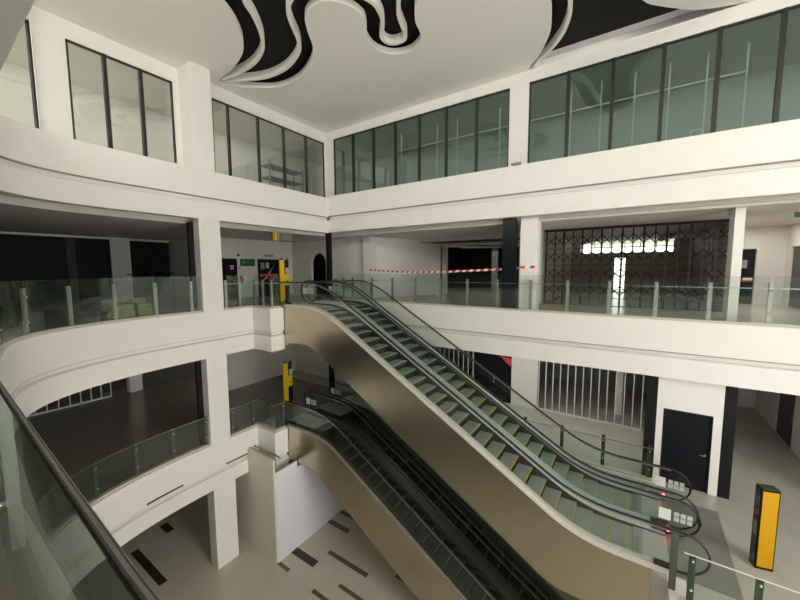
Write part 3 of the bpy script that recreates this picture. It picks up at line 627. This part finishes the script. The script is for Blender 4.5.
# kiosk
def kiosk():
    bx, by = 2.58, 10.21; h = 1.84
    t = thing('information_totem', 'yellow fronted free-standing totem on the beige floor at the right', 'totem', (bx+.17, by+.14, F1))
    d = Vector((.31, .075)).normalized(); n = Vector((-d.y, d.x)); W, Dp = .315, .22
    def slab_(u0, u1, v0, v1, z0, z1, name, m, bev=0., par=t):
        c = Vector((bx, by))+d*((u0+u1)/2)+n*((v0+v1)/2)
        return MB().obox(c, d, n, (u1-u0)/2, (v1-v0)/2, z0, z1, bev).build(name, m, par)
    slab_(0, W, 0, Dp, F1, F1+h, 'body', M['black'], .006)
    slab_(.025, W-.025, -.006, .004, F1+.06, F1+h-.04, 'yellow_front', M['kiosk'])
    s = slab_(-.006, .004, .03, Dp-.03, F1+.06, F1+h-.04, 'side_screen', M['screen'])
    slab_(-.008, -.004, .06, Dp-.06, F1+.75, F1+1.05, 'picture', mat('sepia_picture', (.35, .22, .12), .3), par=s)
    slab_(.01, W-.01, .01, Dp-.01, F1+h, F1+h+.012, 'top_cap', M['screen'])
kiosk()

# ------------------------------------------------------------------ ground floor boards under the landing
t = thing('hoarding', 'white boxed-in hoarding on the ground floor under the lower landing', 'hoarding', (-12, 9, GF))
MB().box(-12.84, -11.12, 7.80, 7.88, GF, -7.36, .004).build('cream_panel', M['cream'], t)
MB().box(-14.4, -12.84, 7.80, 7.88, GF, -8.4, .004).build('cream_panel', M['cream'], t)
MB().box(-11.18, -11.10, 7.88, 8.92, GF, -7.9, .004).build('white_panel', M['cool'], t)
MB().box(-11.18, -11.10, 8.92, 12.2, GF, -8.15, .004).build('white_panel', M['cool'], t)
mb = MB(); mb.box(-12.84, -11.12, 7.88, 7.93, -7.40, -7.35); mb.box(-12.84, -11.12, 8.1, 8.14, -7.40, -7.35); mb.build('top_batten', M['grey'], t)
mb = MB(); mb.box(-11.16, -11.12, 7.88, 8.92, -7.9, -7.86); mb.build('top_batten', M['grey'], t)
wall('wall_ground', 'dim ground floor back walls under the balconies', 'wallp', (-24.2, -24, -8, 30, GF, -8.3), (-24, 12, 20, 20.2, GF, -8.3))
column('pale ground floor pier behind the hoarding', -15.1, -14.5, 8.0, 8.5, GF, -8.3, 'cream')

t = thing('reflection_block', 'low yellow-green block standing in for a reflection in the left balcony railing', 'reflection_block', (-13.6, 4.4, F2))  # yellow-green reflection in the railing glass, built as a low solid shape
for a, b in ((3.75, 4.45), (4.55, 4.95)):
    MB().box(-13.9, -13.3, a, b, F2+.30, F2+.46, .03).build('reflection_pad', M['lime'], t); MB().box(-13.92, -13.8, a, b, F2+.44, F2+.62, .03).build('reflection_back_pad', M['lime'], t)
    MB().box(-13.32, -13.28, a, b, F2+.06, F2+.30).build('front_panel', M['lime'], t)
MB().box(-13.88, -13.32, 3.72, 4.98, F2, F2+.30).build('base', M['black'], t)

# ------------------------------------------------------------------ glass railings
def railing(label, path, fl, s0=.0, step=1.2, cap=None, top=1.33, post_h=1.15, kerb=True, rail_z=1.0, post_m='post', group='glass balcony railings', top_rail=None, pw=.052, glass='glass_rail', kerb_m='bone'):
    t = thing('glass_railing', label, 'railing', (path[0][0], path[0][1], fl), group)
    L = plen(path)
    P = walk(path, s0, step)
    for (x, y, dx, dy) in P:
        nx, ny = dy, -dx
        p = MB(); p.obox((x-nx*.06, y-ny*.06), (dx, dy), (nx, ny), pw, .028, fl, fl+post_h, .006)
        po = p.build('post', M[post_m], t)
        for z in (.35, .95 if post_h > 1 else .8):
            MB().tube([(x-nx*.03, y-ny*.03, fl+z), (x+nx*.012, y+ny*.012, fl+z)], .022, 8).build('glass_clamp', M['steel'], po)
    ss = [max(0, s0)] + [s0+step*i for i in range(1, len(P))]
    edges = ([0.02] if s0 > .15 else []) + [s0+step*i for i in range(len(P))] + ([L-.02] if L-(s0+step*(len(P)-1)) > .15 else [])
    for a, b in zip(edges, edges[1:]):
        seg = cut(path, a+.02, b-.02)
        if len(seg) < 2: continue
        MB().sweep(seg, [(-.006, fl+.09), (.006, fl+.09), (.006, fl+top), (-.006, fl+top)]).build('glass_panel', M[glass], t)
    if kerb: MB().sweep(cut(path, .0, L), [(-.10, fl), (.05, fl), (.05, fl+.085), (-.10, fl+.085)]).build('bottom_kerb', M[kerb_m], t)
    if rail_z: MB().sweep(cut(path, .0, L), [(-.05, fl+rail_z), (-.025, fl+rail_z), (-.025, fl+rail_z+.02), (-.05, fl+rail_z+.02)]).build('thin_rail', M['steel'], t)
    if top_rail: MB().sweep(cut(path, 0, L), [(-.008, fl+top-.01), (.008, fl+top-.01), (.008, fl+top+.012), (-.008, fl+top+.012)]).build('top_rail', M[top_rail], t)
    if cap:
        c = MB().sweep(cut(path, .0, L), [(-.006, fl+cap+.024), (.007, fl+cap+.024), (.007, fl+cap+.043), (.005, fl+cap+.045), (.003, fl+cap+.042), (-.002, fl+cap+.042), (-.004, fl+cap+.045), (-.006, fl+cap+.043)]).build('handrail', M['capm'], t)
        MB().sweep(cut(path, .0, L), [(-.0075, fl+cap+.022), (-.006, fl+cap+.022), (-.006, fl+cap+.034), (-.0075, fl+cap+.034)]).build('rubber_strip', M['rubber'], c)
    return t
M['capm'] = mat('grey_handrail_metal', (.27, .27, .245), .5, .4)
RL = shift(CURVE, -.13)
LR = plen(RL)
# arc length where the far left part begins
def s_at(path, f):
    acc = 0
    for a, b in zip(path, path[1:]):
        if f(a): return acc
        acc += math.dist(a, b)
    return acc
sA = s_at(RL, lambda p: p[0] < -6.0); sC = s_at(RL, lambda p: p[1] > 6.3)
NEAR = catmull([(8, 1.0), (5, .5), (2.5, .25), (1, .175), (0, .165), (-.55, .172), (-.75, .178), (-1.15, .192), (-2.1, .228), (-3, .268), (-4.5, .345), (-6, .45)], 5)
railing('glass railing with a metal handrail right in front of the viewer', NEAR, F2, 1.95, 2.2, pw=.03, glass='glass_near', kerb_m='kerbgrey', cap=1.08, top=1.105, post_h=.95, rail_z=None)
sB = s_at(RL, lambda p: p[0] < -11.6)
railing('glass railing curving along the left middle balcony to the column', cut(RL, sA+.05, sC-.02), F2, (sB-sA) % 1.13, 1.13, rail_z=None)
NR = [(LX-.13, 7.18), (LX-.13, 8.43), (-11.78, 8.43), (-11.78, 8.90)]
railing('glass railing between the column and the escalator on the middle floor', NR, F2, .14, .565)
RR = [(-11.5, DEPTH-.0+.13), (2.0, DEPTH+.13), (4.0, DEPTH+.18), (6.5, DEPTH+.43), (9.5, DEPTH+1.1)]
railing('long glass railing on the far middle balcony before the dark shop and folding gate', RR, F2, .06, 1.21, top_rail=None)
railing('glass railing curving along the lower left balcony to the column', cut(RL, sA+.05, sC-.02), F1, (sB-sA+.25) % 1.13, 1.13, top=1.15, post_h=1.15, rail_z=1.1, post_m='olive')
railing('glass railing between the column and the dark escalators on the lower floor', NR, F1, .14, .9, top=1.13, post_h=1.13, rail_z=1.08, post_m='olive')
M['greenpost'] = mat('dark_green_post', (.035, .06, .04), .4, .3)
railing('glass railing with dark posts behind the upper escalators on the lower floor', [(-11.5, DEPTH+.08), (.84, DEPTH+.08)], F1, 1.0, 1.25, top=1.05, post_h=1.13, rail_z=1.02, post_m='greenpost')
railing('glass railing at the bottom right corner beside the escalator foot', [(1.12, 8.28), (8.8, 8.28)], F1, .14, .93, top=1.08, post_h=1.05, rail_z=None, post_m='greenpost', top_rail='lgrey')
o = MB().box(.94, 1.06, 8.52, 8.56, F1, F1+1.22, .012).build('steel_post', M['olive'], base=(1.0, 8.54, F1)); tag(o, 'flat steel post at the foot of the nearest upper escalator', 'post')
railing('short glass railing beside the head of the upper escalators', [(-11.75, 12.1), (-11.75, 12.72)], F2, .05, .5, rail_z=None)

# ------------------------------------------------------------------ escalators
KU, KB = (-9.57, -1.43), (-.80, -6.56)
XL, XR = -11.62, 1.0
sl = (KB[1]-KU[1])/(KB[0]-KU[0])
def deckline(dz=0., x0=XL, x1=XR, r=.85):
    u1 = (KU[0]-r, KU[1]); u2 = (KU[0]+r*.87, KU[1]+sl*r*.87); b1 = (KB[0]-r*.87, KB[1]-sl*r*.87); b2 = (KB[0]+r, KB[1])
    p = [(x0, KU[1])] + bez(u1, KU, u2, 7) + bez(b1, KB, b2, 7) + [(x1, KB[1])]
    return [(x, z+dz) for x, z in p]
def dz_at(x, pl):
    for a, b in zip(pl, pl[1:]):
        if a[0] <= x <= b[0]: return a[1]+(b[1]-a[1])*(x-a[0])/(b[0]-a[0])
    return pl[0][1] if x < pl[0][0] else pl[-1][1]
BOT = [(-11.62, -2.95), (-10.35, -2.95), (-10.0, -3.06), (-9.6, -3.28), (-1.5, -8.06), (-1.2, -8.15), (.68, -8.15)]
def botline(xs):
    return [(x, dz_at(x, BOT)) for x in xs]
def escalator(label, y0, dz, panels, group):
    Wd = 1.54; y1 = y0+Wd
    t = thing('escalator', label, 'escalator', ((XL+XR)/2, (y0+y1)/2, F1+dz+ (0 if dz else 0)), group)
    D = deckline(dz)
    D2 = [p for p in deckline(0)]
    xs = sorted(set([p[0] for p in D2 if p[0] <= .68]+[p[0] for p in BOT]))
    topl = [(x, dz_at(x, D2)+dz-.035) for x in xs]; botl = [(x, z+dz) for x, z in botline(xs)]
    for s in panels:
        ya, yb = (y0, y0+.03) if s < 0 else (y1-.03, y1)
        MB().strip(topl, botl, ya, yb).build('side_panel', M['panel'], t)
    MB().strip([(x, z+.03) for x, z in botl], botl, y0+.03, y1-.03).build('underside_panel', M['panel'], t)
    # decking, skirts, glass, handrails on both sides
    for s in (-1, 1):
        e = y0 if s < 0 else y1; k = -s
        ya, yb = sorted((e-s*.0 + (-.012 if s < 0 else .012)*(1 if s in panels else 0), e+k*.25))
        dk = MB().strip(D, [(x, z-.045) for x, z in D], ya, yb).build('decking', M['deck'] if dz == 0 else M['skirt'], t)  # lower pair: darker decking carries the shade in its colour
        if s in panels:
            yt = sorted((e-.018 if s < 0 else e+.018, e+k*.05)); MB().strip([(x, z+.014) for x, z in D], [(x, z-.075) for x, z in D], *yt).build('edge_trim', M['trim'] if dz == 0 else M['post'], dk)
        sk = sorted((e+k*.245, e+k*.262)); MB().strip([(x, z-.02) for x, z in D], [(x, z-.30) for x, z in D], *sk).build('skirt_panel', M['skirt'], t)
        yg = e+k*.13
        # glass balustrade with rounded ends
        H = .90
        cxl, cxr = XL-.18, 1.2
        hl = deckline(dz+H)
        hl = [(cxl, hl[0][1])]+hl[1:-1]+[(cxr, hl[-1][1])]
        def loop(cx, zt, sg, r=.45, n=10): return [(cx+sg*r*math.sin(math.pi*i/n), zt-r+r*math.cos(math.pi*i/n)) for i in range(n+1)]
        zl, zr = hl[0][1], hl[-1][1]
        lo_l = loop(cxl, zl, -1); lo_r = loop(cxr, zr, 1)
        full = lo_l[::-1][0:] + hl[1:-1] + lo_r
        full = [(XL+.25, lo_l[-1][1])] + full + [(XR-.25, lo_r[-1][1])]
        MB().tube([(x, yg, z) for x, z in full], .036, 8, .62).build('handrail', M['rubber'], t)
        base = deckline(dz)
        gx = [p[0] for p in base][1:-1]
        top_ = [(x, dz_at(x, hl)-.03) for x in [XL]+gx+[XR]]; bt_ = [(x, dz_at(x, base)) for x in [XL]+gx+[XR]]
        gp = MB().strip(top_, bt_, yg-.005, yg+.005)
        for cx, sg, zt, ed in ((cxl, -1, zl, XL), (cxr, 1, zr, XR)):
            r = .41; pts = [(cx+sg*r*math.sin(math.pi*i/10), zt-.45+r*math.cos(math.pi*i/10)) for i in range(11)]
            poly = [(ed, zt-.04)]+pts+[(ed, zt-.86)]
            gp.prism(poly, yg-.005, yg+.005, 'y')
        g = gp.build('glass_balustrade', M['glass_bal'], t)
        MB().strip([(x, z-.03) for x, z in hl], [(x, z-.055) for x, z in hl], yg-.014, yg+.014).build('handrail_guide', M['steel'], g)
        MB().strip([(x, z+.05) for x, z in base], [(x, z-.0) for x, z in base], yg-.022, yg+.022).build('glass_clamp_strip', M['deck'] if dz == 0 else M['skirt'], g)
        # newel blocks
        for ed, zz in ((XR-.12, zr-.90), (XL+.1, zl-.90)):
            MB().box(ed-.16, ed+.20, yg-.05, yg+.05, zz-.04, zz+.09, .02).build('newel_block', M['rubber'], t)
        if s > 0:
            lp = MB().tube([(XR+.06, yg-.055, zr-.90+.10), (XR+.06, yg-.075, zr-.90+.10)], .042, 12).build('red_indicator', M['redlite'], t)
        # safety stickers on the inner glass at both ends
        for ex, zz, sg in (((.86, zr-.44, 1), (XL+.12, zl-.44, -1)) if s > 0 else ()):
            a = ex if sg > 0 else ex-.6
            st = MB().box(a, a+.24, yg-.008, yg-.0055, zz-.14, zz+.14).build('notice_sticker', M['paper'], g)
            mb = MB()
            for i in range(3):
                for j in range(2):
                    mb.box(a+.30+i*.125, a+.40+i*.125, yg-.008, yg-.0055, zz-.12+j*.13, zz-.01+j*.13)
            mb.build('pictogram_squares', M['lgrey'], g)
    ya, yb = y0+.265, y1-.265
    # steps
    hl = deckline(0)
    N_ = 27; p = .40; k = 0
    x = -10.55
    while x < .45:
        z = dz_at(x+p, hl)-.09+dz; zp = dz_at(x, hl)-.09+dz; zn = dz_at(x+2*p, hl)-.09+dz
        mb = MB(); mb.mi = 0
        rise = max(.03, z-zn)
        prof = [(x-.02, z-.05), (x-.02, z), (x+p-.01, z), (x+p, z-.012), (x+p+.0-.0, z-.03)] + [(x+p-.07*math.sin(math.pi*i/12), z-.03-rise*i/6) for i in range(1, 7)] + [(x+p-.1, z-rise-.04), (x, z-.06)]
        mb.prism(prof, ya, yb, 'y')
        s_ = mb.build('step', [M['step'] if dz == 0 else M['shadedstep']], t)
        ri = MB(); rp = [(x+p+.001-.07*math.sin(math.pi*i/12), z-.03-rise*i/6) for i in range(7)]
        ri.strip(rp, [(a-.012, b) for a, b in rp], ya+.002, yb-.002); ri.build('riser', M['riser'], s_)
        if x > -5.6 and dz == 0: yl = MB(); yl.box(x+p-.028, x+p+.004, ya+.03, yb-.03, z-.02, z+.003); yl.build('yellow_edge', M['yellow'], s_)
        x += p
    # landing plates with combs
    for a, b, z in ((XL-.5, -10.55, KU[1]-.09+dz), (.45, 1.0, KB[1]-.05+dz)):
        q = MB().box(a, b, ya, yb, z-.05, z).build('landing_plate', M['plate'], t)
        mb = MB(); ce = b if a < -5 else a
        for i in range(24):
            yy = ya+(yb-ya)*(i+.25)/24; mb.box(ce-.1, ce+.1, yy, yy+.02, z, z+.008)
        mb.build('comb_teeth', M['steel'], q)
    return t
escalator('nearer of the two brighter upper escalators, brown clad side facing the viewer', 8.95, 0., (-1, ), 'escalators')
escalator('farther of the two brighter upper escalators, beside the far balcony railing', 10.51, 0., (1, ), 'escalators')
escalator('nearer of the two dark lower escalators running down to the ground floor', 8.95, -5.03, (-1, ), 'escalators')
escalator('farther of the two dark lower escalators, under the upper pair', 10.51, -5.03, (1, ), 'escalators')

# ------------------------------------------------------------------ light, sky, camera
W = bpy.data.worlds.new('overcast_sky'); S.world = W; W.use_nodes = True
N, Lk = W.node_tree.nodes, W.node_tree.links
bg = N['Background']
tc = N.new('ShaderNodeTexCoord'); sp = N.new('ShaderNodeSeparateXYZ'); cr = N.new('ShaderNodeValToRGB')
Lk.new(tc.outputs['Generated'], sp.inputs[0]); Lk.new(sp.outputs['Z'], cr.inputs['Fac'])
cr.color_ramp.elements[0].position = 0.0; cr.color_ramp.elements[0].color = (.80, .78, .73, 1)
cr.color_ramp.elements[1].position = .35; cr.color_ramp.elements[1].color = (1, .99, .965, 1)
Lk.new(cr.outputs['Color'], bg.inputs['Color']); bg.inputs['Strength'].default_value = 2.2

def area(name, loc, rot, sx, sy, power, col=(1, .97, .92)):
    l = bpy.data.lights.new(name, 'AREA'); l.shape = 'RECTANGLE'; l.size = sx; l.size_y = sy; l.energy = power; l.color = col
    o = bpy.data.objects.new(name, l); C.objects.link(o); o.location = (loc[0], loc[1], loc[2]+Z0); o.rotation_euler = rot; o['kind'] = 'helper'
    return o
area('unseen_light', (-16, 5, 7.15), (0, 0, 0), 3.5, 14, 45)  # added behind the left windows for brightness, no fitting
area('unseen_light', (-3, 16.2, 7.15), (0, 0, 0), 22, 3.5, 26)  # added behind the green windows for brightness, no fitting
area('unseen_light', (-.2, 23.5, 2.4), (0, 0, 0), 4, 3, 600)  # added above the gated shop to brighten its inside
area('unseen_light', (3.9, 17.6, 1.6), (0, 0, 0), 1.6, 4, 30)  # corridor lamp inferred from its lit walls, fitting unseen
area('unseen_light', (-1.8, 14.8, -3.35), (0, 0, 0), 9, 1.2, 38)  # added under the lower ceiling to lighten the floor by the gates
area('unseen_light', (-6.2, 21, 1.05), (0, 0, 0), 4, 5, 14)  # added inside the open shop to lift its darkness
cd = bpy.data.cameras.new('camera'); cam = bpy.data.objects.new('camera', cd); C.objects.link(cam); S.camera = cam
cd.sensor_fit = 'HORIZONTAL'; cd.sensor_width = 36; cd.lens = 36*344.98/800; cd.clip_start = .02; cd.clip_end = 300
yaw, pitch, roll = math.radians(-33.7455), math.radians(5.2169), math.radians(-.2466)
cy, sy = math.cos(yaw), math.sin(yaw)
f = Vector((sy*math.cos(pitch), cy*math.cos(pitch), -math.sin(pitch))); r = Vector((cy, -sy, 0)); u = r.cross(f)
c, s = math.cos(roll), math.sin(roll); r2 = c*r+s*u; u2 = -s*r+c*u
m = Matrix((r2, u2, -f)).transposed().to_4x4(); m.translation = Vector((0, 0, Z0)); cam.matrix_world = m
S.view_settings.view_transform = 'Standard'; S.view_settings.look = 'None'; S.view_settings.gamma = 1; S.view_settings.use_curve_mapping = False
S.view_settings.exposure = 1.33
try:
    S.cycles.use_denoising = True; S.cycles.denoiser = 'OPENIMAGEDENOISE'
except Exception: pass
S.cycles.max_bounces = 9; S.cycles.diffuse_bounces = 5; S.cycles.glossy_bounces = 4; S.cycles.transparent_max_bounces = 24; S.cycles.transmission_bounces = 4
S.cycles.sample_clamp_indirect = 6
